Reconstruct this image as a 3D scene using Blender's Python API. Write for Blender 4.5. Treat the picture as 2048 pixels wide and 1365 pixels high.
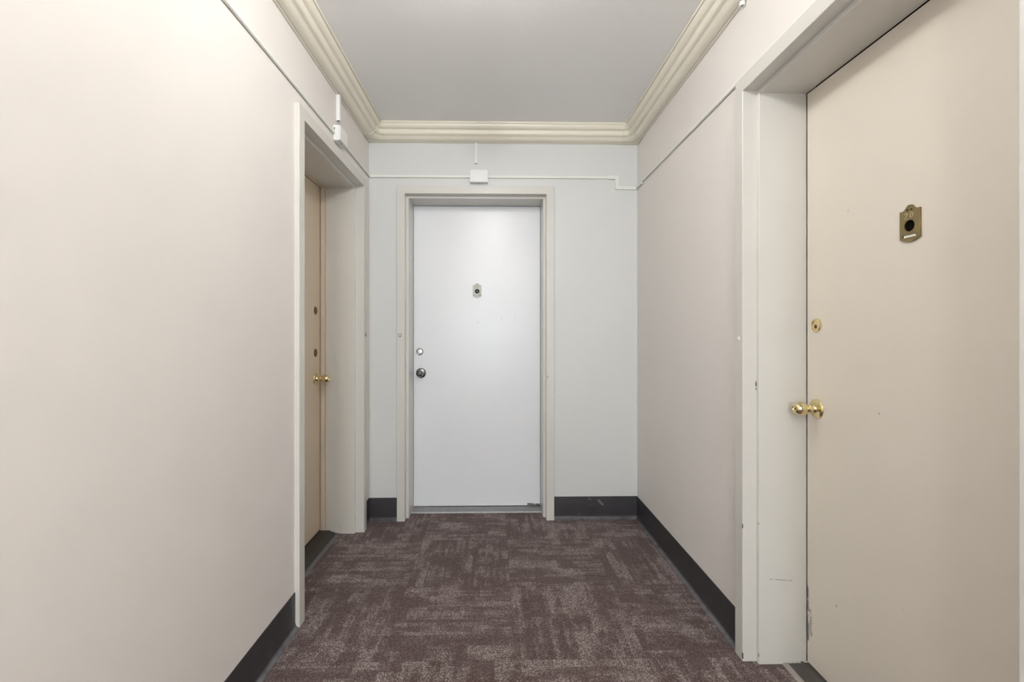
import bpy, bmesh, math
from mathutils import Vector, Matrix
scene = bpy.context.scene
C = scene.collection
for o in list(bpy.data.objects):
    bpy.data.objects.remove(o)

# ------------------------------------------------------------------ camera
F_PX = 912.0
PSI = math.atan(0.0191)
CAM_H = 1.17
cam = bpy.data.cameras.new('camera')
cam.sensor_width = 36.0
cam.lens = F_PX / 2048 * 36.0
cam.shift_x = (1024 - 1005.4) / 2048
cam.shift_y = (668 - 682.5) / 2048
cam.clip_start = 0.02
camo = bpy.data.objects.new('camera', cam)
camo.location = (0, 0, CAM_H)
camo.rotation_euler = (math.pi / 2, 0, -PSI)
C.objects.link(camo)
scene.camera = camo

# ------------------------------------------------------------------ world, lights, exposure
scene.view_settings.view_transform = 'Standard'
scene.view_settings.look = 'None'
scene.view_settings.gamma = 1
scene.view_settings.use_curve_mapping = False
scene.view_settings.exposure = 1.40
w = bpy.data.worlds.new('world'); scene.world = w
w.use_nodes = True
w.node_tree.nodes['Background'].inputs[0].default_value = (0.6, 0.7, 0.85, 1)
w.node_tree.nodes['Background'].inputs[1].default_value = 0.02


def area(name, loc, rot, sx, sy, power, col, shape='RECTANGLE', spread=180):
    l = bpy.data.lights.new(name, 'AREA')
    l.shape = shape; l.size = sx; l.size_y = sy
    l.energy = power; l.color = col; l.spread = math.radians(spread)
    o = bpy.data.objects.new(name, l)
    o.location = loc; o.rotation_euler = rot
    C.objects.link(o)
    return o


BACK_END = -4.6                                             # far end of the hall, behind the camera
WARM = (1.0, 0.98, 0.95)
area('window_fill', (-0.15, BACK_END - 0.02, 1.25), (math.pi / 2, 0, 0), 0.65, 1.6, 24, (0.80, 0.93, 1.0))  # light of an unseen window, placed and sized as frontal fill
# opal globe lamps on the hall ceiling, the two behind the camera added as fill: (x, y, z, radius, watts); their glass is the emitter, built further down
LAMPS = ((-0.03, 1.25, 2.365, 0.060, 5.2), (-0.02, -0.7, 2.345, 0.085, 11.0), (0.0, -2.7, 2.345, 0.085, 22.0))

# ------------------------------------------------------------------ measures
D = 2.868            # back wall
XL, XR = -0.782, 0.906
ZC = 2.46            # ceiling
SLOPE = 0.0095       # the left wall runs very slightly out of square


class Frame:
    """coordinates on a wall: s along it, w into it, z up"""
    def __init__(self, o, s, n):
        self.o = Vector((o[0], o[1], 0)); self.s = Vector((s[0], s[1], 0)).normalized()
        self.n = Vector((n[0], n[1], 0)).normalized()

    def p(self, s, w_, z):
        return self.o + self.s * s + self.n * w_ + Vector((0, 0, z))


FL = Frame((XL, D), (-SLOPE, -1), (-1, SLOPE))
FR = Frame((XR, D), (0, -1), (1, 0))
FB = Frame((XL, D), (1, 0), (0, 1))
FW = Frame((XL - 0.09, BACK_END), (1, 0), (0, -1))
ROOM_W = XR - XL
HALL_L = D - BACK_END

# ------------------------------------------------------------------ materials


class NT:
    def __init__(self, name):
        self.m = bpy.data.materials.new(name); self.m.use_nodes = True
        self.t = self.m.node_tree
        self.b = self.t.nodes['Principled BSDF']
        self.pos = None

    def n(self, kind, **kw):
        nd = self.t.nodes.new('ShaderNode' + kind)
        for k, v in kw.items():
            setattr(nd, k, v)
        return nd

    def l(self, a, b):
        self.t.links.new(a, b)

    def P(self):
        if self.pos is None:
            self.pos = self.n('NewGeometry').outputs['Position']
        return self.pos

    def val(self, x, sock):
        if isinstance(x, (int, float)):
            sock.default_value = x
        else:
            self.l(x, sock)

    def math(self, op, a, b=0.0, c=None, clamp=False):
        nd = self.n('Math', operation=op); nd.use_clamp = clamp
        self.val(a, nd.inputs[0]); self.val(b, nd.inputs[1])
        if c is not None:
            self.val(c, nd.inputs[2])
        return nd.outputs[0]

    def xyz(self, v):
        nd = self.n('SeparateXYZ'); self.l(v, nd.inputs[0]); return nd.outputs

    def comb(self, x, y, z=0.0):
        nd = self.n('CombineXYZ')
        for q, i in zip((x, y, z), range(3)):
            self.val(q, nd.inputs[i])
        return nd.outputs[0]

    def noise(self, scale, detail=3, rough=0.5, vec=None, dist=0.0):
        nd = self.n('TexNoise')
        nd.inputs['Scale'].default_value = scale; nd.inputs['Detail'].default_value = detail
        nd.inputs['Roughness'].default_value = rough; nd.inputs['Distortion'].default_value = dist
        self.l(vec if vec is not None else self.P(), nd.inputs['Vector'])
        return nd.outputs['Fac']

    def smooth(self, x, a, b, lo=0.0, hi=1.0):
        nd = self.n('MapRange', interpolation_type='SMOOTHSTEP')
        self.val(x, nd.inputs[0])
        for i, q in enumerate((a, b, lo, hi)):
            nd.inputs[1 + i].default_value = q
        return nd.outputs[0]

    def mix(self, f, a, b):
        nd = self.n('Mix', data_type='RGBA')
        self.val(f, nd.inputs[0])
        for q, s in ((a, nd.inputs[6]), (b, nd.inputs[7])):
            if isinstance(q, tuple):
                s.default_value = (*q, 1)
            else:
                self.l(q, s)
        return nd.outputs[2]

    def bump(self, h, strength, dist=0.002, prev=None):
        nd = self.n('Bump'); nd.inputs['Strength'].default_value = strength
        nd.inputs['Distance'].default_value = dist
        self.l(h, nd.inputs['Height'])
        if prev is not None:
            self.l(prev, nd.inputs['Normal'])
        return nd.outputs[0]

    def seg(self, p0, p1, width):
        """mask of a thin mark between two world points"""
        a = Vector(p0); b = Vector(p1); d = b - a; L = d.length_squared
        sub = self.n('VectorMath', operation='SUBTRACT'); self.l(self.P(), sub.inputs[0]); sub.inputs[1].default_value = a
        dot = self.n('VectorMath', operation='DOT_PRODUCT'); self.l(sub.outputs[0], dot.inputs[0]); dot.inputs[1].default_value = d / L
        t = self.math('MULTIPLY', dot.outputs['Value'], 1.0, clamp=True)
        sc = self.n('VectorMath', operation='SCALE'); sc.inputs[0].default_value = d; self.l(t, sc.inputs['Scale'])
        df = self.n('VectorMath', operation='DISTANCE'); self.l(sub.outputs[0], df.inputs[0]); self.l(sc.outputs[0], df.inputs[1])
        return self.smooth(df.outputs['Value'], width, width * 0.4)


def srgb(*c):
    return tuple(((x / 255) / 12.92 if x / 255 <= 0.04045 else ((x / 255 + 0.055) / 1.055) ** 2.4) for x in c)


def paint(name, col, rough, fine=(180, 0.12), broad=(6, 0.25), marks=(), specks=None, coat=0.0, tint=0.03):
    m = NT(name)
    base = m.mix(m.noise(2.2, 4, 0.6), tuple(c * (1 - tint) for c in col), tuple(min(1, c * (1 + tint)) for c in col))
    for p0, p1, wd, mc, amt in marks:
        k = m.math('MULTIPLY', m.seg(p0, p1, wd), m.smooth(m.noise(60, 4, 0.6), 0.34, 0.48))
        base = m.mix(m.math('MULTIPLY', k, amt), base, mc)
    if specks:
        sc, th, mc, amt = specks
        k = m.smooth(m.noise(sc, 1, 0.4), th, th + 0.03)
        base = m.mix(m.math('MULTIPLY', k, amt), base, mc)
    m.l(base, m.b.inputs['Base Color'])
    m.b.inputs['Roughness'].default_value = rough
    m.b.inputs['Coat Weight'].default_value = coat
    m.b.inputs['Coat Roughness'].default_value = 0.3
    b1 = m.bump(m.noise(fine[0], 3, 0.55), fine[1], 0.0012)
    b2 = m.bump(m.noise(broad[0], 2, 0.5), broad[1], 0.012, b1)
    m.l(b2, m.b.inputs['Normal'])
    return m.m


def simple(name, col, rough=0.5, metal=0.0, bump=None, var=0.0, emit=None):
    m = NT(name)
    if var:
        m.l(m.mix(m.noise(40, 4), tuple(c * (1 - var) for c in col), tuple(min(1, c * (1 + var)) for c in col)), m.b.inputs['Base Color'])
    else:
        nz = m.mix(m.noise(30, 2), tuple(c * 0.985 for c in col), col)
        m.l(nz, m.b.inputs['Base Color'])
    m.b.inputs['Roughness'].default_value = rough
    m.b.inputs['Metallic'].default_value = metal
    if bump:
        m.l(m.bump(m.noise(bump[0], 3), bump[1], 0.001), m.b.inputs['Normal'])
    if emit:
        m.b.inputs['Emission Color'].default_value = (*emit[0], 1)
        m.b.inputs['Emission Strength'].default_value = emit[1]
    return m.m


CREAM = (0.83, 0.792, 0.757)
GREY = srgb(120, 116, 112)
DARK = srgb(45, 40, 38)
SLAB_R = XR + 0.198
M = {}
M['wall'] = paint('wall_paint', CREAM, 0.58, (150, 0.10), (5, 0.30), marks=(
    ((-0.80, 1.585, 1.155), (-0.80, 1.592, 1.130), 0.006, GREY, 0.35),
    ((-0.80, 1.36, 0.42), (-0.80, 1.365, 0.37), 0.004, srgb(240, 238, 232), 0.5),
    ((-0.80, 1.30, 0.30), (-0.80, 1.31, 0.28), 0.004, srgb(240, 238, 232), 0.5)))
M['wall_end'] = paint('end_wall_toned_for_light', (0.71, 0.715, 0.705), 0.40, (150, 0.10), (5, 0.25))  # same paint as the side walls, darkened and cooled to offset the light
M['frame'] = paint('frame_enamel', (0.69, 0.672, 0.632), 0.30, (90, 0.10), (14, 0.12), marks=(
    ((0.935, 1.611, 0.998), (0.935, 1.611, 0.985), 0.005, DARK, 0.9),
    ((0.935, 1.611, 0.975), (0.935, 1.611, 0.970), 0.004, DARK, 0.9),
    ((0.886, 1.610, 0.49), (0.886, 1.610, 0.478), 0.004, DARK, 0.9),
    ((0.935, 1.596, 0.50), (0.935, 1.596, 0.495), 0.003, DARK, 0.9),
    ((0.886, 1.610, 0.028), (0.886, 1.610, 0.012), 0.005, DARK, 0.9),
    ((0.935, 1.596, 0.036), (0.935, 1.596, 0.028), 0.004, DARK, 0.8),
    ((0.975, 1.594, 0.302), (1.055, 1.594, 0.296), 0.0025, GREY, 0.6),
    ((-0.90, 2.68, 0.05), (-0.90, 2.68, 0.045), 0.004, DARK, 0.8),
    ((0.335, 2.848, 0.905), (0.335, 2.848, 0.895), 0.003, DARK, 0.8)),
    specks=(38, 0.84, srgb(110, 104, 98), 0.6))
M['slab_back'] = paint('white_door_enamel', (0.86, 0.875, 0.91), 0.27, (230, 0.18), (16, 0.07), marks=(
    ((0.02, 3.066, 0.055), (0.09, 3.066, 0.095), 0.0016, GREY, 0.7),
    ((-0.24, 3.066, 0.07), (-0.17, 3.066, 0.083), 0.0016, GREY, 0.5),
    ((-0.11, 3.066, 1.24), (-0.105, 3.066, 1.255), 0.003, GREY, 0.8),
    ((0.05, 3.066, 1.27), (0.052, 3.066, 1.285), 0.003, GREY, 0.8),
    ((0.14, 3.066, 1.27), (0.142, 3.066, 1.28), 0.003, GREY, 0.7),
    ((-0.405, 3.066, 1.17), (-0.40, 3.066, 1.185), 0.003, GREY, 0.7),
    ((0.23, 3.066, 0.022), (0.305, 3.066, 0.018), 0.010, DARK, 0.9)),
    specks=(30, 0.80, srgb(150, 148, 146), 0.5))
M['slab_right'] = paint('beige_door_enamel', (0.81, 0.755, 0.665), 0.36, (150, 0.14), (9, 0.10), marks=(
    ((SLAB_R, 1.595, 0.27), (SLAB_R, 1.592, 0.10), 0.018, DARK, 0.75),
    ((SLAB_R, 1.575, 0.20), (SLAB_R, 1.57, 0.12), 0.010, DARK, 0.45),
    ((SLAB_R, 1.18, 0.715), (SLAB_R, 0.96, 0.725), 0.0015, GREY, 0.45),
    ((SLAB_R, 1.496, 0.918), (SLAB_R, 1.494, 0.915), 0.003, GREY, 0.7),
    ((SLAB_R, 1.46, 0.13), (SLAB_R, 1.30, 0.02), 0.002, GREY, 0.35)),
    specks=(26, 0.83, srgb(150, 138, 125), 0.5))
M['slab_left'] = paint('tan_door_enamel', (0.74, 0.63, 0.49), 0.38, (150, 0.14), (9, 0.10))
M['ceiling'] = paint('ceiling_paint', (0.95, 0.955, 0.955), 0.65, (120, 0.06), (3, 0.20))
M['cornice'] = paint('cornice_paint', (0.86, 0.815, 0.70), 0.34, (60, 0.03), (8, 0.05))
M['corner'] = paint('corner_block_plastic', (0.82, 0.79, 0.655), 0.28, (60, 0.02), (8, 0.03))
M['plastic'] = simple('white_plastic', (0.88, 0.88, 0.87), 0.35)
M['raceway'] = simple('painted_plastic', (0.84, 0.845, 0.80), 0.38)
M['black'] = simple('dark_recess', (0.004, 0.0035, 0.003), 0.9)  # near-black colour stands in for the shade inside holes and gaps
M['brass'] = simple('polished_brass', (0.80, 0.68, 0.40), 0.13, 1.0)
M['brass_old'] = simple('tarnished_brass', (0.33, 0.26, 0.13), 0.42, 0.85, bump=(300, 0.1), var=0.18)
M['bronze'] = simple('aged_bronze', (0.20, 0.13, 0.07), 0.45, 0.7, var=0.2)
M['nickel'] = simple('satin_nickel', (0.66, 0.64, 0.60), 0.30, 1.0)
M['pewter'] = simple('dark_pewter', (0.22, 0.22, 0.22), 0.24, 1.0)
M['plate'] = simple('painted_nickel_plate', (0.36, 0.35, 0.31), 0.42, 0.35, var=0.10)
M['ink'] = simple('engraved_letters_dark', (0.10, 0.075, 0.05), 0.6)
M['engrave'] = simple('engraved_letters_bright', (0.72, 0.64, 0.44), 0.35, 0.8)
M['paper'] = simple('name_card_paper', (0.90, 0.89, 0.85), 0.7)
M['glass'] = simple('viewer_lens', (0.10, 0.14, 0.17), 0.08)
M['mortar'] = simple('chipped_paint_filler', (0.60, 0.57, 0.52), 0.7, bump=(200, 0.6), var=0.25)

M['black'].node_tree.nodes['Principled BSDF'].inputs['Specular IOR Level'].default_value = 0.05

# vinyl cove base with pale scuffs
m = NT('charcoal_vinyl')
scr = m.noise(1.0, 3, 0.6, m.n('Mapping').outputs[0])
mp = m.t.nodes['Mapping']; m.l(m.P(), mp.inputs[0]); mp.inputs['Scale'].default_value = (14, 14, 40)
sc1 = m.math('MULTIPLY', m.smooth(scr, 0.60, 0.78), 0.20)
col = m.mix(m.noise(9, 4), (0.030, 0.027, 0.029), (0.050, 0.046, 0.052))
col = m.mix(sc1, col, (0.22, 0.21, 0.22))
for q in (((0.66, D, 0.118), (0.685, D, 0.092), 0.010), ((0.60, D, 0.13), (0.61, D, 0.122), 0.006),
          ((0.64, D, 0.112), (0.65, D, 0.09), 0.004), ((-0.72, D, 0.105), (-0.68, D, 0.106), 0.002)):
    col = m.mix(m.math('MULTIPLY', m.seg(*q), 0.4), col, (0.36, 0.35, 0.37))
zt = m.xyz(m.P())[2]
toe_highlight = m.math('MULTIPLY', m.smooth(zt, 0.020, 0.008), m.smooth(m.noise(18, 3), 0.3, 0.6, 0.25, 0.75))  # highlight along the cove toe, put into the vinyl colour
col = m.mix(toe_highlight, col, (0.17, 0.16, 0.175))
m.l(col, m.b.inputs['Base Color'])
m.b.inputs['Roughness'].default_value = 0.34
m.l(m.bump(m.noise(12, 3), 0.25, 0.006), m.b.inputs['Normal'])
M['vinyl'] = m.m

m = NT('dark_threshold_vinyl')
col = m.mix(m.noise(12, 5, 0.7), (0.010, 0.008, 0.007), (0.032, 0.026, 0.022))
col = m.mix(m.math('MULTIPLY', m.smooth(m.noise(55, 3, 0.7), 0.62, 0.72), 0.35), col, (0.20, 0.18, 0.16))
m.l(col, m.b.inputs['Base Color']); m.b.inputs['Roughness'].default_value = 0.36
m.l(m.bump(m.noise(60, 3), 0.2, 0.002), m.b.inputs['Normal'])
M['sill'] = m.m
m = NT('worn_charcoal_vinyl_sill')
col = m.mix(m.noise(16, 5, 0.7), (0.050, 0.044, 0.040), (0.095, 0.085, 0.078))
col = m.mix(m.math('MULTIPLY', m.smooth(m.noise(50, 3, 0.7), 0.60, 0.72), 0.4), col, (0.24, 0.22, 0.20))
m.l(col, m.b.inputs['Base Color']); m.b.inputs['Roughness'].default_value = 0.4
m.l(m.bump(m.noise(60, 3), 0.2, 0.002), m.b.inputs['Normal'])
M['sill_right'] = m.m
m = NT('worn_grey_sill')
col = m.mix(m.noise(25, 5, 0.7), (0.20, 0.20, 0.20), (0.33, 0.33, 0.34))
m.l(col, m.b.inputs['Base Color']); m.b.inputs['Roughness'].default_value = 0.32; m.b.inputs['Metallic'].default_value = 0.3
M['sill_grey'] = m.m
M['edge_strip'] = simple('grey_reducer_strip', (0.13, 0.13, 0.14), 0.35, bump=(80, 0.3), var=0.25)
M['edge_pale'] = simple('pale_reducer_strip', (0.42, 0.42, 0.44), 0.35, 0.2, bump=(120, 0.5), var=0.3)
M['edge_beige'] = simple('beige_reducer_strip', (0.34, 0.31, 0.28), 0.45, bump=(80, 0.3), var=0.2)

# carpet tiles, laid quarter-turned
T = 0.478
m = NT('carpet_tile')
X, Y, Z = m.xyz(m.P())
wob = m.noise(95, 2, 0.6)
wx = m.math('MULTIPLY', m.math('SUBTRACT', wob, 0.5), 0.012)
wob2 = m.noise(88, 2, 0.6, m.comb(Y, X, 3.0))
wy = m.math('MULTIPLY', m.math('SUBTRACT', wob2, 0.5), 0.010)
x0 = m.math('DIVIDE', m.math('SUBTRACT', X, 0.0745), T)
y0 = m.math('DIVIDE', m.math('SUBTRACT', Y, 1.634), T)
ti = m.math('FLOOR', x0); tj = m.math('FLOOR', y0)
fx = m.math('ADD', m.math('SUBTRACT', x0, ti), wx); fy = m.math('ADD', m.math('SUBTRACT', y0, tj), wy)
par = m.math('ABSOLUTE', m.math('MODULO', m.math('ADD', ti, tj), 2.0))


def lerp(f, a, b):
    return m.math('ADD', a, m.math('MULTIPLY', f, m.math('SUBTRACT', b, a)))


u = lerp(par, fy, fx); v = lerp(par, fx, fy)
wn = m.n('TexWhiteNoise', noise_dimensions='2D'); m.l(m.comb(ti, tj), wn.inputs['Vector'])
tr = m.math('MULTIPLY', wn.outputs['Value'], 37.0)


def cells(nu, nv, off):
    """random value per block; every row of blocks is shifted so the joints do not line up"""
    jv = m.math('FLOOR', m.math('MULTIPLY', v, nv))
    sh = m.n('TexWhiteNoise', noise_dimensions='2D'); m.l(m.comb(jv, m.math('ADD', tr, off)), sh.inputs['Vector'])
    iu = m.math('FLOOR', m.math('ADD', m.math('MULTIPLY', u, nu), sh.outputs['Value']))
    n3 = m.n('TexWhiteNoise', noise_dimensions='3D'); m.l(m.comb(iu, jv, m.math('ADD', tr, off)), n3.inputs['Vector'])
    return n3.outputs['Value']


acc = m.math('MULTIPLY', cells(2.0, 13.0, 1.3), 0.20)
for nu, nv, off, wt in ((6.0, 6.0, 5.1, 0.24), (3.0, 31.0, 9.7, 0.20), (10.0, 12.0, 13.9, 0.18), (1.2, 20.0, 17.1, 0.18)):
    acc = m.math('MULTIPLY_ADD', cells(nu, nv, off), wt, acc)
soft = m.noise(7, 5, 0.65)
acc = m.math('ADD', acc, m.math('MULTIPLY', m.math('SUBTRACT', soft, 0.5), 0.75))
tone = m.smooth(acc, 0.26, 0.76)
# loop pile: rows 5 mm apart, loops 3 mm apart
row = m.math('MULTIPLY', v, T / 0.0040)
rf = m.math('FRACT', row)
ridge = m.math('SINE', m.math('MULTIPLY', rf, math.pi))
loop = m.n('TexWhiteNoise', noise_dimensions='3D')
m.l(m.comb(m.math('FLOOR', m.math('MULTIPLY', u, T / 0.0027)), m.math('FLOOR', row), tr), loop.inputs['Vector'])
fleck = loop.outputs['Value']
stripeamt = m.smooth(cells(3.0, 4.0, 21.7), 0.35, 0.75)
fib = m.noise(640, 2, 0.75)
light_amt = m.math('ADD', m.math('MULTIPLY_ADD', tone, 0.34, 0.11), m.math('MULTIPLY', m.math('SUBTRACT', fleck, 0.5), 0.62))
light_amt = m.math('ADD', light_amt, m.math('MULTIPLY', m.math('SUBTRACT', fib, 0.5), 1.3))
light_amt = m.math('ADD', light_amt, m.math('MULTIPLY', m.math('MULTIPLY', stripeamt, m.math('SUBTRACT', ridge, 0.64)), 0.50), clamp=True)
CD = srgb(76, 56, 54); CM = srgb(110, 93, 90); CLT = srgb(200, 190, 186)
c1 = m.mix(m.smooth(light_amt, 0.0, 0.45), CD, CM)
c2 = m.mix(m.smooth(light_amt, 0.40, 0.95), c1, CLT)
seam = m.math('MINIMUM', m.math('MINIMUM', fx, m.math('SUBTRACT', 1.0, fx)), m.math('MINIMUM', fy, m.math('SUBTRACT', 1.0, fy)))
c3 = m.mix(m.smooth(seam, 0.005, 0.001, 0.0, 0.35), c2, srgb(58, 42, 40))
lint = m.n('TexVoronoi'); lint.inputs['Scale'].default_value = 9.0; m.l(m.P(), lint.inputs['Vector'])
c4 = m.mix(m.smooth(lint.outputs['Distance'], 0.020, 0.012), c3, srgb(205, 198, 190))
m.l(c4, m.b.inputs['Base Color'])
m.b.inputs['Roughness'].default_value = 0.95
m.b.inputs['Specular IOR Level'].default_value = 0.15
m.b.inputs['Sheen Weight'].default_value = 0.15
hgt = m.math('ADD', m.math('MULTIPLY', ridge, 0.5), m.math('ADD', fleck, fib))
m.l(m.bump(hgt, 0.5, 0.003), m.b.inputs['Normal'])
M['carpet'] = m.m  # noqa

# ------------------------------------------------------------------ mesh helpers


def box(bm, fr, s0, s1, w0, w1, z0, z1):
    vs = [bm.verts.new(fr.p(s, w_, z)) for z in (z0, z1) for w_ in (w0, w1) for s in (s0, s1)]
    for f in ((0, 1, 3, 2), (4, 6, 7, 5), (0, 4, 5, 1), (2, 3, 7, 6), (0, 2, 6, 4), (1, 5, 7, 3)):
        bm.faces.new([vs[i] for i in f])
    return vs


def rbox(bm, fr, s0, s1, w0, w1, z0, z1, r=0.002, seg=2):
    b2 = bmesh.new(); box(b2, fr, s0, s1, w0, w1, z0, z1)
    bmesh.ops.bevel(b2, geom=b2.edges[:], offset=r, segments=seg, affect='EDGES')
    me = bpy.data.meshes.new('tmp'); b2.to_mesh(me); b2.free(); bm.from_mesh(me); bpy.data.meshes.remove(me)


def extrude_profile(bm, fr, prof, s0, s1, m0=0.0, m1=0.0, caps=True):
    """prof: (w, z) points, closed; m0/m1 mitre factors"""
    rings = []
    for s, mt in ((s0, m0), (s1, m1)):
        rings.append([bm.verts.new(fr.p(s - mt * w_, w_, z)) for w_, z in prof])
    n = len(prof)
    for i in range(n):
        j = (i + 1) % n
        bm.faces.new((rings[0][i], rings[0][j], rings[1][j], rings[1][i]))
    if caps:
        bm.faces.new(rings[0]); bm.faces.new(rings[1])


def lathe(bm, fr, s, z, prof, seg=40, ws=0.0):
    """prof: (r, w) points turned about the wall normal; w negative stands out"""
    rings = []
    for r, w_ in prof:
        if r < 1e-6:
            rings.append([bm.verts.new(fr.p(s, w_ + ws, z))])
        else:
            rings.append([bm.verts.new(fr.p(s + r * math.cos(2 * math.pi * k / seg), w_ + ws, z + r * math.sin(2 * math.pi * k / seg))) for k in range(seg)])
    for a, b in zip(rings, rings[1:]):
        for k in range(seg):
            q = (k + 1) % seg
            if len(a) == 1:
                bm.faces.new((a[0], b[k], b[q]))
            elif len(b) == 1:
                bm.faces.new((a[k], a[q], b[0]))
            else:
                bm.faces.new((a[k], a[q], b[q], b[k]))


def strokes(bm, fr, pts, w_, r, seg=6):
    """little tube through 2-D wall points (s, z)"""
    P = [fr.p(s, w_, z) for s, z in pts]
    rings = []
    for i, p in enumerate(P):
        d = (P[min(i + 1, len(P) - 1)] - P[max(i - 1, 0)]).normalized()
        a = fr.n; b = d.cross(a).normalized()
        rings.append([bm.verts.new(p + a * (r * math.cos(2 * math.pi * k / seg)) * 0.6 + b * (r * math.sin(2 * math.pi * k / seg))) for k in range(seg)])
    for a, b in zip(rings, rings[1:]):
        for k in range(seg):
            q = (k + 1) % seg
            bm.faces.new((a[k], a[q], b[q], b[k]))
    bm.faces.new(rings[0]); bm.faces.new(rings[-1])


ROOT = {}


def origin_of(o):
    v = Vector((0, 0, 0))
    while o is not None:
        v += Vector(o.location); o = o.parent
    return v


def obj(name, bm, mat, parent=None, smooth=False, kind=None, label=None):
    bmesh.ops.recalc_face_normals(bm, faces=bm.faces[:])
    if parent is None:
        xs = [v.co for v in bm.verts]
        base = \
            Vector(((min(c.x for c in xs) + max(c.x for c in xs)) / 2, (min(c.y for c in xs) + max(c.y for c in xs)) / 2, min(c.z for c in xs)))
    else:
        base = origin_of(parent)
    for v_ in bm.verts:
        v_.co -= base
    me = bpy.data.meshes.new(name); bm.to_mesh(me); bm.free()
    me.materials.append(mat)
    if smooth:
        for p in me.polygons:
            p.use_smooth = True
    o = bpy.data.objects.new(name, me); C.objects.link(o)
    if parent is None:
        o.location = base
    else:
        o.parent = parent
    if smooth:
        md = o.modifiers.new('edge split', 'EDGE_SPLIT'); md.split_angle = math.radians(38)
    if kind:
        o['kind'] = kind
    if label:
        o['label'] = label
    return o


def thing(name, loc, label=None, cat=None, group=None, kind=None):
    o = bpy.data.objects.new(name, None); o.empty_display_size = 0.05; C.objects.link(o); o.location = loc
    if label: o['label'] = label
    if cat: o['category'] = cat
    if group: o['group'] = group
    if kind: o['kind'] = kind
    return o


def tag(o, label, cat, group=None):
    o['label'] = label; o['category'] = cat
    if group: o['group'] = group
    return o


# ------------------------------------------------------------------ shell
TH = 0.27
A_L, B_L, H_L = 0.171, 0.993, 2.040          # left opening (s from, s to, head)
A_R, B_R, H_R = 1.2586, 2.1144, 2.0370       # right opening
A_B, B_B, H_B = 0.2263, 1.1102, 2.0450       # back opening

b = bmesh.new(); box(b, FB, -0.55, ROOM_W + 0.55, -HALL_L - 0.3, 0.5, -0.12, 0.0)
o = obj('floor', b, M['carpet'], kind='structure'); o['label'] = 'brown and taupe patchwork carpet tile floor'
b = bmesh.new(); box(b, FB, -0.45, ROOM_W + 0.35, -HALL_L - 0.25, TH, ZC, ZC + 0.12)
o = obj('ceiling', b, M['ceiling'], kind='structure'); o['label'] = 'flat pale grey painted ceiling'


def wall(name, fr, s0, s1, openings, mat, label):
    b = bmesh.new(); cur = s0
    for a, c, h in openings:
        a2, c2, h2 = a - 0.03, c + 0.03, h + 0.03
        box(b, fr, cur, a2, 0, TH, 0, ZC)
        box(b, fr, a2, c2, 0, TH, h2, ZC)
        cur = c2
    box(b, fr, cur, s1, 0, TH, 0, ZC)
    o = obj(name, b, mat, kind='structure'); o['label'] = label
    return o


wall('wall_left', FL, 0, HALL_L, [(A_L, B_L, H_L)], M['wall'], 'cream painted plaster wall on the left')
wall('wall_right', FR, 0, HALL_L, [(A_R, B_R, H_R)], M['wall'], 'cream painted plaster wall on the right')
wall('wall_back', FB, 0.0, ROOM_W, [(A_B, B_B, H_B)], M['wall_end'], 'end wall around the middle door, its paint toned down for the light')
# the end of the hall behind the camera, with an added window placed for its light
b = bmesh.new(); WW = ROOM_W + 0.09
wl = -0.15 - 0.355 - (XL - 0.09); wr = wl + 0.71
box(b, FW, 0, wl, 0, 0.2, 0, ZC); box(b, FW, wr, WW, 0, 0.2, 0, ZC)
box(b, FW, wl, wr, 0, 0.2, 0, 0.42); box(b, FW, wl, wr, 0, 0.2, 2.08, ZC)
o = obj('wall_front', b, M['wall'], kind='structure'); o['label'] = 'cream wall behind the camera with an added window'
wi = thing('added_window_1', FW.p((wl + wr) / 2, 0.1, 0.42), kind='structure', label='unseen window behind the camera, added for its frontal light')
b = bmesh.new()
for q in ((wl, wl + 0.03, 0.42, 2.08), (wr - 0.03, wr, 0.42, 2.08), (wl, wr, 0.42, 0.45), (wl, wr, 2.05, 2.08)):
    box(b, FW, q[0], q[1], 0.005, 0.017, q[2], q[3])
obj('window_frame', b, M['frame'], wi)

# ------------------------------------------------------------------ cornice
CP = [(0.103, 0.0), (0.103, -0.0115), (0.1005, -0.0115), (0.1005, -0.0060), (0.0985, -0.0060), (0.0985, -0.0150), (0.0975, -0.021), (0.0945, -0.0275), (0.0895, -0.0335), (0.084, -0.0380), (0.0765, -0.0385), (0.0735, -0.0400), (0.0738, -0.046), (0.0732, -0.053), (0.0712, -0.0600), (0.0675, -0.0655), (0.0640, -0.0672), (0.0600, -0.0672), (0.0600, -0.0690),
      (0.0560, -0.0690), (0.0530, -0.0702), (0.0500, -0.0730), (0.0465, -0.0785), (0.0415, -0.0835), (0.0345, -0.0875), (0.0260, -0.0895), (0.0140, -0.0897),
      (0.0140, -0.0840), (0.0118, -0.0840), (0.0115, -0.0915), (0.0022, -0.0930), (0.0022, -0.070), (0.0, -0.070)]
prof = [(-p, ZC + z - 0.0006) for p, z in CP] + [(0.0, ZC - 0.0006)]
ARM = 0.109


def cornice(name, fr, s0, s1, label):
    b = bmesh.new(); extrude_profile(b, fr, prof, s0, s1)
    o = obj(name, b, M['cornice'], smooth=True, kind='structure'); o['label'] = label


cornice('trim_1', FL, ARM + 0.003, HALL_L, 'stepped cream cornice along the left wall')
cornice('trim_2', FR, ARM + 0.006, HALL_L, 'stepped cream cornice along the right wall')
cornice('trim_3', FB, ARM, ROOM_W - ARM, 'stepped cream cornice across the end wall')


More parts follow.
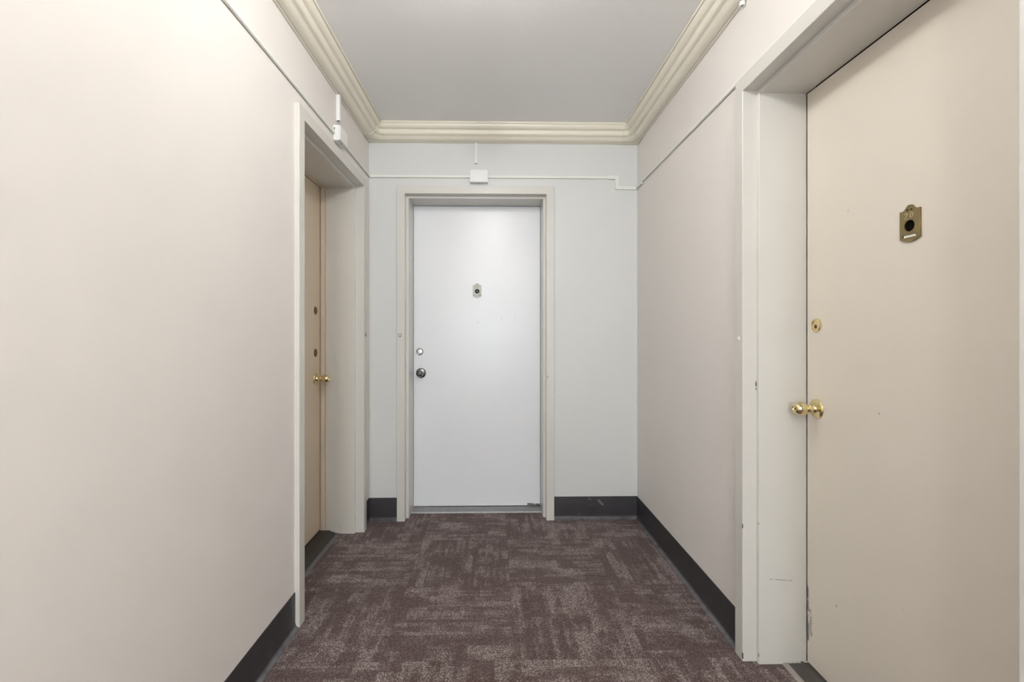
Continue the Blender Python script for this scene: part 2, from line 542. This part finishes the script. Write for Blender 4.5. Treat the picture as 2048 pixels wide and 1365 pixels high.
def corner_block(name, mirror, label):
    """inside corner piece: the profile swept round a rounded corner, 2 mm proud of the runs"""
    N = 14
    pr = [(p + (0.0040 if p > 0.02 else 0.0015), z - 0.0015) for p, z in CP] + [(0.0, 0.0)]
    b = bmesh.new(); rows = []
    for p, z in pr:
        k = min(1.0, max(0.0, p / 0.030)); k = k * k * (3 - 2 * k)
        r = max(0.0005, (0.1085 - p)) * (0.10 + 0.85 * k)
        pts = [(ARM, p)]
        for i in range(N + 1):
            a = math.pi / 2 * i / N
            pts.append((p + r - r * math.sin(a), p + r - r * math.cos(a)))
        pts.append((p, ARM))
        row = []
        for a_, b_ in pts:      # a_ along back wall from corner, b_ out of the back wall
            x = (XL + a_ + SLOPE * b_) if not mirror else (XR - a_)
            row.append(b.verts.new((x, D - b_, ZC + z - 0.0006)))
        rows.append(row)
    nr = len(rows)
    for i in range(nr - 1):
        for j in range(len(rows[0]) - 1):
            b.faces.new((rows[i][j], rows[i][j + 1], rows[i + 1][j + 1], rows[i + 1][j]))
    # back along the two walls and the cut ends
    b.faces.new([rw[0] for rw in rows]); b.faces.new([rw[-1] for rw in rows])
    o = obj(name, b, M['corner'], smooth=True, kind='structure'); o['label'] = label


corner_block('trim_4', False, 'moulded corner piece of the cornice at the left rear corner')
corner_block('trim_5', True, 'moulded corner piece of the cornice at the right rear corner')

# ------------------------------------------------------------------ cove base
BP = [(0.0, 0.143), (-0.0028, 0.143), (-0.0035, 0.140), (-0.0035, 0.026), (-0.0045, 0.018), (-0.0075, 0.0105), (-0.0125, 0.006), (-0.0190, 0.0035), (-0.0195, 0.0), (0.0, 0.0)]


def base(name, fr, s0, s1, m0, m1, label):
    b = bmesh.new(); extrude_profile(b, fr, BP, s0, s1, m0, m1)
    o = obj(name, b, M['vinyl'], smooth=True, kind='structure'); o['label'] = label


base('baseboard_left', FL, B_L + 0.050, HALL_L, 0, 0, 'charcoal vinyl cove base on the left wall in the foreground')
base('baseboard_left_rear', FL, 0.0, A_L - 0.050, 1, 0, 'short charcoal cove base between left door and rear corner')
base('baseboard_right', FR, 0.0, A_R - 0.050, 1, 0, 'charcoal vinyl cove base along the right wall')
base('baseboard_right_front', FR, B_R + 0.050, HALL_L, 0, 0, 'charcoal vinyl cove base beside the camera on the right')
base('baseboard_back', FB, B_B + 0.050, ROOM_W, 0, -1, 'charcoal vinyl cove base right of the middle door')
base('baseboard_back_left', FB, 0.0, A_B - 0.050, 1, 0, 'charcoal vinyl cove base left of the middle door')

# ------------------------------------------------------------------ doors
W1, W2, STEP = 0.030, 0.198, 0.016


def door_frame(fr, a, c, h, parent, cw=0.050, head=None, extra=0.0):
    FP = [(-cw, 0.0), (-cw, -0.0185), (-cw + 0.0015, -0.020), (-0.0015, -0.020), (0.0, -0.0185), (0.0, W1), (STEP - 0.0015, W1), (STEP, W1 + 0.0015), (STEP, W2 + 0.002), (STEP - 0.03, W2 + 0.002)]
    hw = cw if head is None else head
    b = bmesh.new(); rows = []
    for t, w_ in FP:
        th = t * hw / cw if t < -0.002 and t > -cw - 1e-6 and abs(w_) <= 0.0201 and w_ <= 0 else t
        rows.append([b.verts.new(fr.p(*q)) for q in ((a + t, w_, 0.001), (a + t, w_, h - th), (c - t, w_, h - th), (c - t, w_, 0.001))])
    for i in range(len(rows) - 1):
        for j in range(3):
            b.faces.new((rows[i][j], rows[i][j + 1], rows[i + 1][j + 1], rows[i + 1][j]))
    obj('door_frame', b, M['frame'], parent)
    if extra:
        b = bmesh.new(); e0 = W2 + 0.0045; e1 = W2 + extra
        t = STEP
        box(b, fr, a + t - 0.02, a + t, e0, e1, 0.001, h - t)
        box(b, fr, c - t, c - t + 0.02, e0, e1, 0.001, h - t)
        box(b, fr, a + t - 0.02, c - t + 0.02, e0, e1, h - t, h - t + 0.02)
        obj('door_stop', b, M['slab_left'], parent)


def slab(fr, a, c, h, w_, parent, mat, zb, gap=0.0035):
    b = bmesh.new(); t = STEP
    rbox(b, fr, a + t + gap, c - t - gap, w_, w_ + 0.044, zb, h - t - gap, 0.0012, 1)
    o = obj('door_slab', b, mat, parent)
    # rebate that the closed door shuts against, painted black for the gap's shade
    b = bmesh.new(); g = 0.018
    box(b, fr, a + t - g, a + t + 0.012, w_ + 0.046, w_ + 0.062, 0.001, h)
    box(b, fr, c - t - 0.012, c - t + g, w_ + 0.046, w_ + 0.062, 0.001, h)
    box(b, fr, a + t - g, c - t + g, w_ + 0.046, w_ + 0.062, h - t - 0.012, h + 0.02)
    box(b, fr, a + t - g, c - t + g, w_ + 0.046, w_ + 0.062, 0.001, zb + 0.02)
    obj('door_rebate', b, M['black'], parent)
    return o


def sill(fr, a, c, w0, w1, top, mat, edge_mat, parent, edge_w=0.018):
    t = STEP
    b = bmesh.new()
    extrude_profile(b, fr, [(w0 + edge_w - 0.004, 0.0005), (w0 + edge_w - 0.004, 0.004), (w0 + edge_w + 0.035, top), (w1, top), (w1, 0.0005)], a + t + 0.0005, c - t - 0.0005)
    o = obj('threshold', b, mat, parent)
    b = bmesh.new()
    extrude_profile(b, fr, [(w0, 0.0005), (w0 + 0.002, 0.0035), (w0 + 0.006, 0.0062), (w0 + edge_w * 0.7, 0.0072), (w0 + edge_w, 0.0050), (w0 + edge_w, 0.0005)], a + t + 0.001, c - t - 0.001)
    obj('edge_strip', b, edge_mat, o, smooth=True)
    b = bmesh.new()    # crust of old paint where the sill meets the far jamb
    for i in range(9):
        s_ = a + t + 0.001; ww = w0 + edge_w + 0.004 + i * (w1 - w0 - edge_w - 0.012) / 9
        rbox(b, fr, s_, s_ + 0.003 + 0.002 * ((i * 7) % 3), ww, ww + (w1 - w0 - edge_w) / 9.5, 0.001, top * 0.8 + 0.002 + 0.001 * ((i * 5) % 3), 0.001, 1)
    obj('paint_crust', b, M['mortar'], o)
    return o


def knob(fr, s, z, w_, parent, mat, rr=0.0335, small=1.0):
    k = small
    b = bmesh.new()
    lathe(b, fr, s, z, [(0.0, -0.0095), (0.012, -0.0095), (0.020, -0.0085), (rr - 0.006, -0.0065), (rr - 0.0015, -0.0042), (rr, -0.0022), (rr, 0.0)], 48, w_)
    rose = obj('door_knob', b, mat, parent, smooth=True)
    b = bmesh.new()
    P = [(0.0, -0.0730), (0.0070, -0.0730), (0.0078, -0.0765), (0.0095, -0.0790), (0.0125, -0.0785), (0.0170, -0.0750), (0.0212, -0.0680), (0.0232, -0.0600), (0.0233, -0.0530),
         (0.0215, -0.0460), (0.0175, -0.0400), (0.0135, -0.0360), (0.0125, -0.0320), (0.0145, -0.0300), (0.0145, -0.0260), (0.0118, -0.0235), (0.0118, -0.0180), (0.0150, -0.0140), (0.0165, -0.0090)]
    lathe(b, fr, s, z, [(r * k, q) for r, q in P], 48, w_)
    obj('grip', b, mat, rose, smooth=True)
    b = bmesh.new()
    rbox(b, fr, s - 0.0012, s + 0.0012, w_ - 0.0742, w_ - 0.0725, z - 0.0045, z + 0.0045, 0.0004, 1)
    obj('keyway', b, M['black'], rose)


def deadbolt(fr, s, z, w_, parent, mat, face, r=0.0232, flush=False):
    b = bmesh.new()
    d = 0.002 if flush else 0.0065
    lathe(b, fr, s, z, [(r * 0.76, -d * 0.62), (r * 0.80, -d * 0.95), (r * 0.86, -d), (r * 0.95, -d * 0.8), (r, -d * 0.3), (r, 0.0)], 40, w_)
    o = obj('deadbolt', b, mat, parent, smooth=True)
    b = bmesh.new()
    lathe(b, fr, s, z, [(0, -d * 0.7), (r * 0.70, -d * 0.7), (r * 0.77, -d * 0.6), (r * 0.77, 0)], 36, w_)
    obj('lock_face', b, face, o, smooth=True)
    b = bmesh.new()
    lathe(b, fr, s, z - r * 0.22, [(0, -d * 0.78), (r * 0.30, -d * 0.78), (r * 0.32, -d * 0.5)], 24, w_)
    obj('lock_plug', b, M['bronze'] if mat is not M['pewter'] else M['nickel'], o, smooth=True)
    b = bmesh.new()
    rbox(b, fr, s - 0.001, s + 0.001, w_ - d * 0.78 - 0.0006, w_ - d * 0.78 + 0.0005, z - r * 0.42, z - r * 0.02, 0.0003, 1)
    obj('keyway', b, M['black'], o)


GL = {   # letters as strokes in a unit box
    '2': [[(0.05, 0.78), (0.12, 0.92), (0.32, 1.0), (0.55, 0.98), (0.70, 0.86), (0.72, 0.70), (0.62, 0.52), (0.30, 0.22), (0.04, 0.0), (0.40, 0.0), (0.76, 0.0)]],
    'C': [[(0.72, 0.84), (0.58, 0.97), (0.38, 1.0), (0.18, 0.90), (0.05, 0.68), (0.02, 0.45), (0.08, 0.22), (0.24, 0.04), (0.45, 0.0), (0.62, 0.05), (0.74, 0.18)]],
    'D': [[(0.06, 0.0), (0.06, 0.5), (0.06, 1.0), (0.34, 1.0), (0.58, 0.92), (0.72, 0.72), (0.76, 0.5), (0.72, 0.26), (0.56, 0.07), (0.32, 0.0), (0.06, 0.0)]]}


def circle2(cx_, cy_, r, n=32, ry=None, rot=0.0):
    ry = ry or r; out = []
    for k in range(n):
        a = 2 * math.pi * k / n; x_, y_ = r * math.cos(a), ry * math.sin(a)
        out.append((cx_ + x_ * math.cos(rot) - y_ * math.sin(rot), cy_ + x_ * math.sin(rot) + y_ * math.cos(rot)))
    return out


def plate(fr, s, z, w_, flip, text, parent, mat, ink, thick, lens):
    """door tag with a viewer hole, name slot and engraved number; (s, z) is its centre.
    flip = +1 if s grows to the reader's right, else -1"""
    U = 0.0575 / 290.0
    q = lambda x, y: ((x - 930) * U, (690 - y) * U)
    out = [q(785, 892)] + [q(785 + 290 * k / 12, 892 + 45 * math.sin(math.pi * k / 12)) for k in range(1, 12)] + [q(1075, 892), q(1075, 515), q(1036, 515)]
    out += [q(1012, 508), q(990, 488), q(968, 462), q(950, 446), q(940, 446), q(934, 470), q(930, 490), q(926, 470), q(918, 446), q(908, 446), q(890, 462), q(868, 488), q(848, 508), q(824, 515), q(785, 515)]
    holes = [circle2(*q(930, 725), 78 * U, 40), [q(822, 842), q(1038, 842), q(1038, 880), q(822, 880)], circle2(*q(900, 512), 19 * U, 14, 11 * U, 0.5), circle2(*q(960, 512), 19 * U, 14, 11 * U, -0.5)]
    cu = bpy.data.curves.new('tmp', 'CURVE'); cu.dimensions = '2D'; cu.fill_mode = 'BOTH'; cu.extrude = thick / 2; cu.bevel_depth = 0.0004
    for lp in [out] + holes:
        sp = cu.splines.new('POLY'); sp.points.add(len(lp) - 1); sp.use_cyclic_u = True
        for i, (x_, y_) in enumerate(lp):
            sp.points[i].co = (x_, y_, 0, 1)
    to = bpy.data.objects.new('tmp', cu); C.objects.link(to)
    dg = bpy.context.evaluated_depsgraph_get(); dg.update()
    me = bpy.data.meshes.new_from_object(to.evaluated_get(dg))
    b = bmesh.new(); b.from_mesh(me)
    bpy.data.objects.remove(to); bpy.data.curves.remove(cu); bpy.data.meshes.remove(me)
    for v_ in b.verts:
        v_.co = fr.p(s + flip * v_.co.x, w_ - thick / 2 - 0.0006 - v_.co.z, z + v_.co.y)
    bmesh.ops.remove_doubles(b, verts=b.verts, dist=1e-6)
    o = obj('number_plate', b, mat, parent)
    # dark backing seen through the cut-outs, name card, viewer
    b = bmesh.new(); x0_, y0_ = q(800, 880); 
    box(b, fr, s - 0.026, s + 0.026, w_ - 0.0012, w_ - 0.0001, z + q(0, 885)[1], z + q(0, 525)[1])
    box(b, fr, s - 0.011, s + 0.011, w_ - 0.0012, w_ - 0.0001, z + q(0, 526)[1], z + q(0, 498)[1])
    obj('backing', b, M['black'], o)
    b = bmesh.new()
    s_a, s_b = s + flip * q(836, 0)[0], s + flip * q(1014, 0)[0]
    box(b, fr, min(s_a, s_b), max(s_a, s_b), w_ - thick * 0.8, w_ - 0.0013, z + q(0, 878)[1], z + q(0, 846)[1])
    obj('name_card', b, M['paper'], o)
    b = bmesh.new(); zz = z + q(0, 725)[1]
    if lens:
        lathe(b, fr, s, zz, [(0, -thick * 0.7), (0.0045, -thick * 0.65), (0.0085, -thick * 0.35), (0.0125, -thick * 0.3), (0.0148, -thick * 0.5), (0.0150, -0.0013)], 32, w_)
        obj('viewer_lens', b, M['glass'], o, smooth=True)
    else:
        lathe(b, fr, s, zz, [(0, -0.0016), (0.0150, -0.0016), (0.0152, -0.0013)], 32, w_)
        obj('viewer_lens', b, M['black'], o)
    b = bmesh.new(); hgt_ = 0.0125; wd = 0.0125
    for ch, xo in zip(text, (858, 942)):
        for st in GL[ch]:
            pts = [(s + flip * (q(xo, 0)[0] + a_ * wd * 0.92), z + q(0, 618)[1] + c_ * hgt_) for a_, c_ in st]
            strokes(b, fr, pts, w_ - thick - 0.0011, 0.0008)
    obj('number', b, ink, o, label='apartment number ' + text)
    return o


# middle door (end wall)
d1 = thing('door_1', FB.p((A_B + B_B) / 2, 0, 0), kind='structure', label='white flush middle door in the end wall with silver plate 2C')
door_frame(FB, A_B, B_B, H_B, d1, cw=0.049, head=0.047)
sb = slab(FB, A_B, B_B, H_B, 0.200, d1, M['slab_back'], 0.013, 0.0014)
knob(FB, -0.4895 - XL, 0.9068, 0.200, sb, M['pewter'])
deadbolt(FB, -0.498 - XL, 1.0493, 0.200, sb, M['pewter'], M['nickel'])
plate(FB, -0.1130 - XL, 1.4620, 0.200, 1, '2C', sb, M['plate'], M['ink'], 0.003, True)
sill(FB, A_B, B_B, 0.107, 0.260, 0.010, M['sill_grey'], M['edge_pale'], d1, 0.014)

# right-hand door
d2 = thing('door_2', FR.p((A_R + B_R) / 2, 0, 0), kind='structure', label='large beige flush door on the right with brass knob and plate 2D')
door_frame(FR, A_R, B_R, H_R, d2, cw=0.0506, head=0.0535)
sb = slab(FR, A_R, B_R, H_R, 0.200, d2, M['slab_right'], 0.013)
knob(FR, D - 1.541, 0.9131, 0.200, sb, M['brass'])
deadbolt(FR, D - 1.541, 1.1991, 0.200, sb, M['brass'], M['brass'])
plate(FR, D - 1.1875, 1.4635, 0.200, 1, '2D', sb, M['brass_old'], M['engrave'], 0.0048, False)
sill(FR, A_R, B_R, 0.113, 0.260, 0.010, M['sill_right'], M['edge_beige'], d2, 0.020)

# left-hand door
d3 = thing('door_3', FL.p((A_L + B_L) / 2, 0, 0), kind='structure', label='tan recessed door on the left with small brass knob')
door_frame(FL, A_L, B_L, H_L, d3, cw=0.050, extra=0.032)
sb = slab(FL, A_L, B_L, H_L, 0.232, d3, M['slab_left'], 0.026, 0.0012)
sk = D - 2.615
knob(FL, sk, 0.9130, 0.232, sb, M['brass'], 0.0325)
deadbolt(FL, sk, 1.3015, 0.232, sb, M['bronze'], M['bronze'], 0.0235, True)
deadbolt(FL, sk, 1.0610, 0.232, sb, M['bronze'], M['bronze'], 0.0235, True)
sill(FL, A_L, B_L, 0.118, 0.290, 0.021, M['sill'], M['edge_strip'], d3, 0.020)

# ------------------------------------------------------------------ doorbell buttons


def bell(fr, s, z, label, ring, r=0.0098):
    w_ = -0.0202
    b = bmesh.new()
    lathe(b, fr, s, z, [(r * 0.70, -0.0015), (r * 0.72, -0.0035), (r * 0.85, -0.0040), (r, -0.0028), (r, 0.0)], 32, w_)
    o = thing('doorbell_button', fr.p(s, w_, z - r), label, 'doorbell', 'doorbell buttons on the door frames')
    obj('bezel', b, ring, o, smooth=True)
    b = bmesh.new(); lathe(b, fr, s, z, [(0, -0.0042), (r * 0.45, -0.0040), (r * 0.66, -0.0030), (r * 0.66, 0)], 28, w_)
    obj('button', b, M['plastic'], o, smooth=True)


bell(FB, -0.5845 - XL, 1.1607, 'round white doorbell with a dark ring on the middle door frame', M['pewter'])
bell(FL, A_L - 0.030, 1.1640, 'small doorbell button on the far jamb of the left door frame', M['bronze'])
bell(FR, D - 1.634, 1.1520, 'painted over doorbell button on the right door frame', M['raceway'], 0.0085)

# ------------------------------------------------------------------ raceways and boxes
RH, RD = 0.0155, 0.0105


def run(b, fr, s0, s1, z, h=RH, d=RD):
    rbox(b, fr, s0, s1, -d, -0.0020, z, z + h, 0.0016, 2)
    box(b, fr, s0 + 0.001, s1 - 0.001, -0.0021, -0.0002, z + 0.004, z + h - 0.002)


# left wall run
lw_ = thing('cable_raceway', FL.p(2.0, 0, 2.146), 'long slim painted cable raceway along the left wall above the door', 'cable raceway', 'surface wiring channels')
b = bmesh.new(); run(b, FL, 0.6225, HALL_L - 0.3, 2.146); obj('channel', b, M['raceway'], lw_)
b = bmesh.new(); run(b, FL, 0.045, 0.5095, 2.150); obj('channel', b, M['raceway'], lw_)
b = bmesh.new(); run(b, FL, 0.004, 0.050, 2.1495, 0.017, 0.012); obj('corner_cover', b, M['raceway'], lw_)
# end wall run
bw_ = thing('cable_raceway', FB.p(0.8, 0, 2.08), 'white cable raceway across the end wall that steps down near the right corner', 'cable raceway', 'surface wiring channels')
b = bmesh.new(); run(b, FB, 0.040, 0.632, 2.1475); obj('channel', b, M['raceway'], bw_)
b = bmesh.new(); run(b, FB, 0.002, 0.045, 2.1465, 0.018, 0.012); obj('corner_cover', b, M['raceway'], bw_)
b = bmesh.new(); run(b, FB, 0.7455, 1.515, 2.1475); obj('channel', b, M['raceway'], bw_)
b = bmesh.new()
box_pts = [(1.495, 2.1455), (1.5470, 2.1455), (1.5470, 2.0800), (ROOM_W - 0.0035, 2.0800), (ROOM_W - 0.0035, 2.0985), (1.5660, 2.0985), (1.5660, 2.1655), (1.495, 2.1655)]
fr_ = [b.verts.new(FB.p(s, -0.0125, z)) for s, z in box_pts]; bk_ = [b.verts.new(FB.p(s, -0.0003, z)) for s, z in box_pts]
b.faces.new(fr_); b.faces.new(bk_)
for i in range(len(box_pts)):
    j = (i + 1) % len(box_pts); b.faces.new((fr_[i], fr_[j], bk_[j], bk_[i]))
bmesh.ops.bevel(b, geom=[e for e in b.edges if all(v_ in fr_ for v_ in e.verts)], offset=0.002, segments=2, affect='EDGES')
obj('elbow_cover', b, M['raceway'], bw_)
# right wall run
rw_ = thing('cable_raceway', FR.p(1.5, 0, 2.0915), 'slim painted cable raceway along the right wall touching the door frame', 'cable raceway', 'surface wiring channels')
b = bmesh.new(); run(b, FR, 0.110, HALL_L - 0.3, 2.0915, 0.0155, 0.0105); obj('channel', b, M['raceway'], rw_)
b = bmesh.new(); run(b, FR, 0.0035, 0.115, 2.0830, 0.0200, 0.0125); obj('corner_cover', b, M['raceway'], rw_)


def jbox(fr, s0, s1, z0, z1, label, slot_side):
    d = 0.036
    o = thing('junction_box', fr.p((s0 + s1) / 2, 0, z0), label, 'junction box', 'white wiring boxes above the doors')
    b = bmesh.new(); rbox(b, fr, s0, s1, -d, -0.0305, z0, z1, 0.003, 3)
    obj('cover', b, M['plastic'], o)
    b = bmesh.new(); rbox(b, fr, s0 + 0.001, s1 - 0.001, -0.030, -0.0003, z0 + 0.001, z1 - 0.001, 0.002, 2)
    obj('base', b, M['plastic'], o)
    ss = s1 - 0.0012 if slot_side > 0 else s0 + 0.0012
    for zz in (z0 + 0.030, z1 - 0.024):
        b = bmesh.new(); box(b, fr, ss - 0.0006, ss + 0.0006, -0.009, -0.0055, zz, zz + 0.012); obj('knockout', b, M['black'], o)
    k = 0.53
    b = bmesh.new(); box(b, fr, s0 + (s1 - s0) * k, s0 + (s1 - s0) * k + 0.003, -0.026, -0.016, z0 + 0.0004, z0 + 0.0012); obj('knockout', b, M['black'], o)


jbox(FB, 0.6330, 0.7445, 2.1125, 2.1895, 'white plastic junction box on the raceway above the middle door', 1)
jbox(FL, 0.5105, 0.6215, 2.1190, 2.1950, 'white plastic junction box on the left wall above the tan door', 1)


def stub(fr, s, z0, z1, label, hw=0.0078, d=0.012):
    o = thing('conduit_stub', fr.p(s, 0, z0), label, 'cable conduit', 'cut ends of conduit under the cornice')
    b = bmesh.new(); t = 0.0018
    prof_ = [(-hw, 0.0), (-hw, -d), (hw, -d), (hw, 0.0), (hw - t, 0.0), (hw - t, -d + t), (-hw + t, -d + t), (-hw + t, 0.0)]
    r0 = [b.verts.new(fr.p(s + a_, c_ - 0.0003, z0)) for a_, c_ in prof_]; r1 = [b.verts.new(fr.p(s + a_, c_ - 0.0003, z1)) for a_, c_ in prof_]
    for i in range(8):
        j = (i + 1) % 8; b.faces.new((r0[i], r0[j], r1[j], r1[i]))
    b.faces.new(r0); b.faces.new(r1)
    obj('sleeve', b, M['plastic'], o)
    b = bmesh.new(); box(b, fr, s - hw + t + 0.0002, s + hw - t - 0.0002, -d + t + 0.0002, -0.0004, z0 + 0.003, z1 - 0.002)
    obj('bore', b, M['black'], o)


stub(FB, -0.1115 - XL, 2.2375, 2.3660, 'short white conduit stub hanging below the end wall cornice', 0.0078, 0.0115)
stub(FL, D - 2.300, 2.2360, 2.3660, 'short chipped white conduit stub below the left wall cornice', 0.0085, 0.018)

# white conduit coupling at the upper right edge
o = thing('conduit_coupling', FR.p(D - 1.628, -0.012, 2.352), 'round white plastic conduit end below the right cornice at the picture top', 'cable conduit')
b = bmesh.new()
seg = 24; rings = []
for r, z in ((0.0060, 2.352), (0.0105, 2.352), (0.0110, 2.356), (0.0095, 2.367), (0.0095, 2.3675), (0.0060, 2.3675)):
    rings.append([b.verts.new(FR.p(D - 1.628 + r * math.cos(2 * math.pi * k / seg), -0.0115 + r * math.sin(2 * math.pi * k / seg), z)) for k in range(seg)])
for a_, c_ in zip(rings, rings[1:] + rings[:1]):
    for k in range(seg):
        q_ = (k + 1) % seg; b.faces.new((a_[k], a_[q_], c_[q_], c_[k]))
obj('sleeve', b, M['plastic'], o, smooth=True)

# ------------------------------------------------------------------ ceiling lamps (one ahead of the camera, two added behind it as fill)
for i, (lx, ly, lz, lr, lw) in enumerate(LAMPS):
    lab = ('small round opal globe lamp on the ceiling just ahead of the camera', 'unseen opal globe lamp right behind the camera, added as fill light', 'unseen opal globe lamp farthest behind the camera, added as fill light')[i]
    o = thing('ceiling_lamp', (lx, ly, ZC - 0.05), lab, 'ceiling lamp', 'globe lamps along the hall ceiling')
    b = bmesh.new(); bmesh.ops.create_cone(b, cap_ends=True, segments=48, radius1=0.055, radius2=0.070, depth=0.03, matrix=Matrix.Translation((lx, ly, ZC - 0.0155)))
    obj('fitting', b, M['plastic'], o, smooth=True)
    if lz < 2.3:
        b = bmesh.new(); bmesh.ops.create_cone(b, cap_ends=True, segments=16, radius1=0.007, radius2=0.007, depth=ZC - 0.03 - lz - lr + 0.004, matrix=Matrix.Translation((lx, ly, (ZC - 0.03 + lz + lr) / 2)))
        obj('stem', b, M['nickel'], o, smooth=True)
    b = bmesh.new(); bmesh.ops.create_uvsphere(b, u_segments=32, v_segments=20, radius=lr, matrix=Matrix.Translation((lx, ly, lz)))
    gm = simple('lit_opal_glass', (0.9, 0.88, 0.84), 0.4, emit=(WARM, lw / (4 * math.pi ** 2 * lr ** 2)))
    obj('globe', b, gm, o, smooth=True)
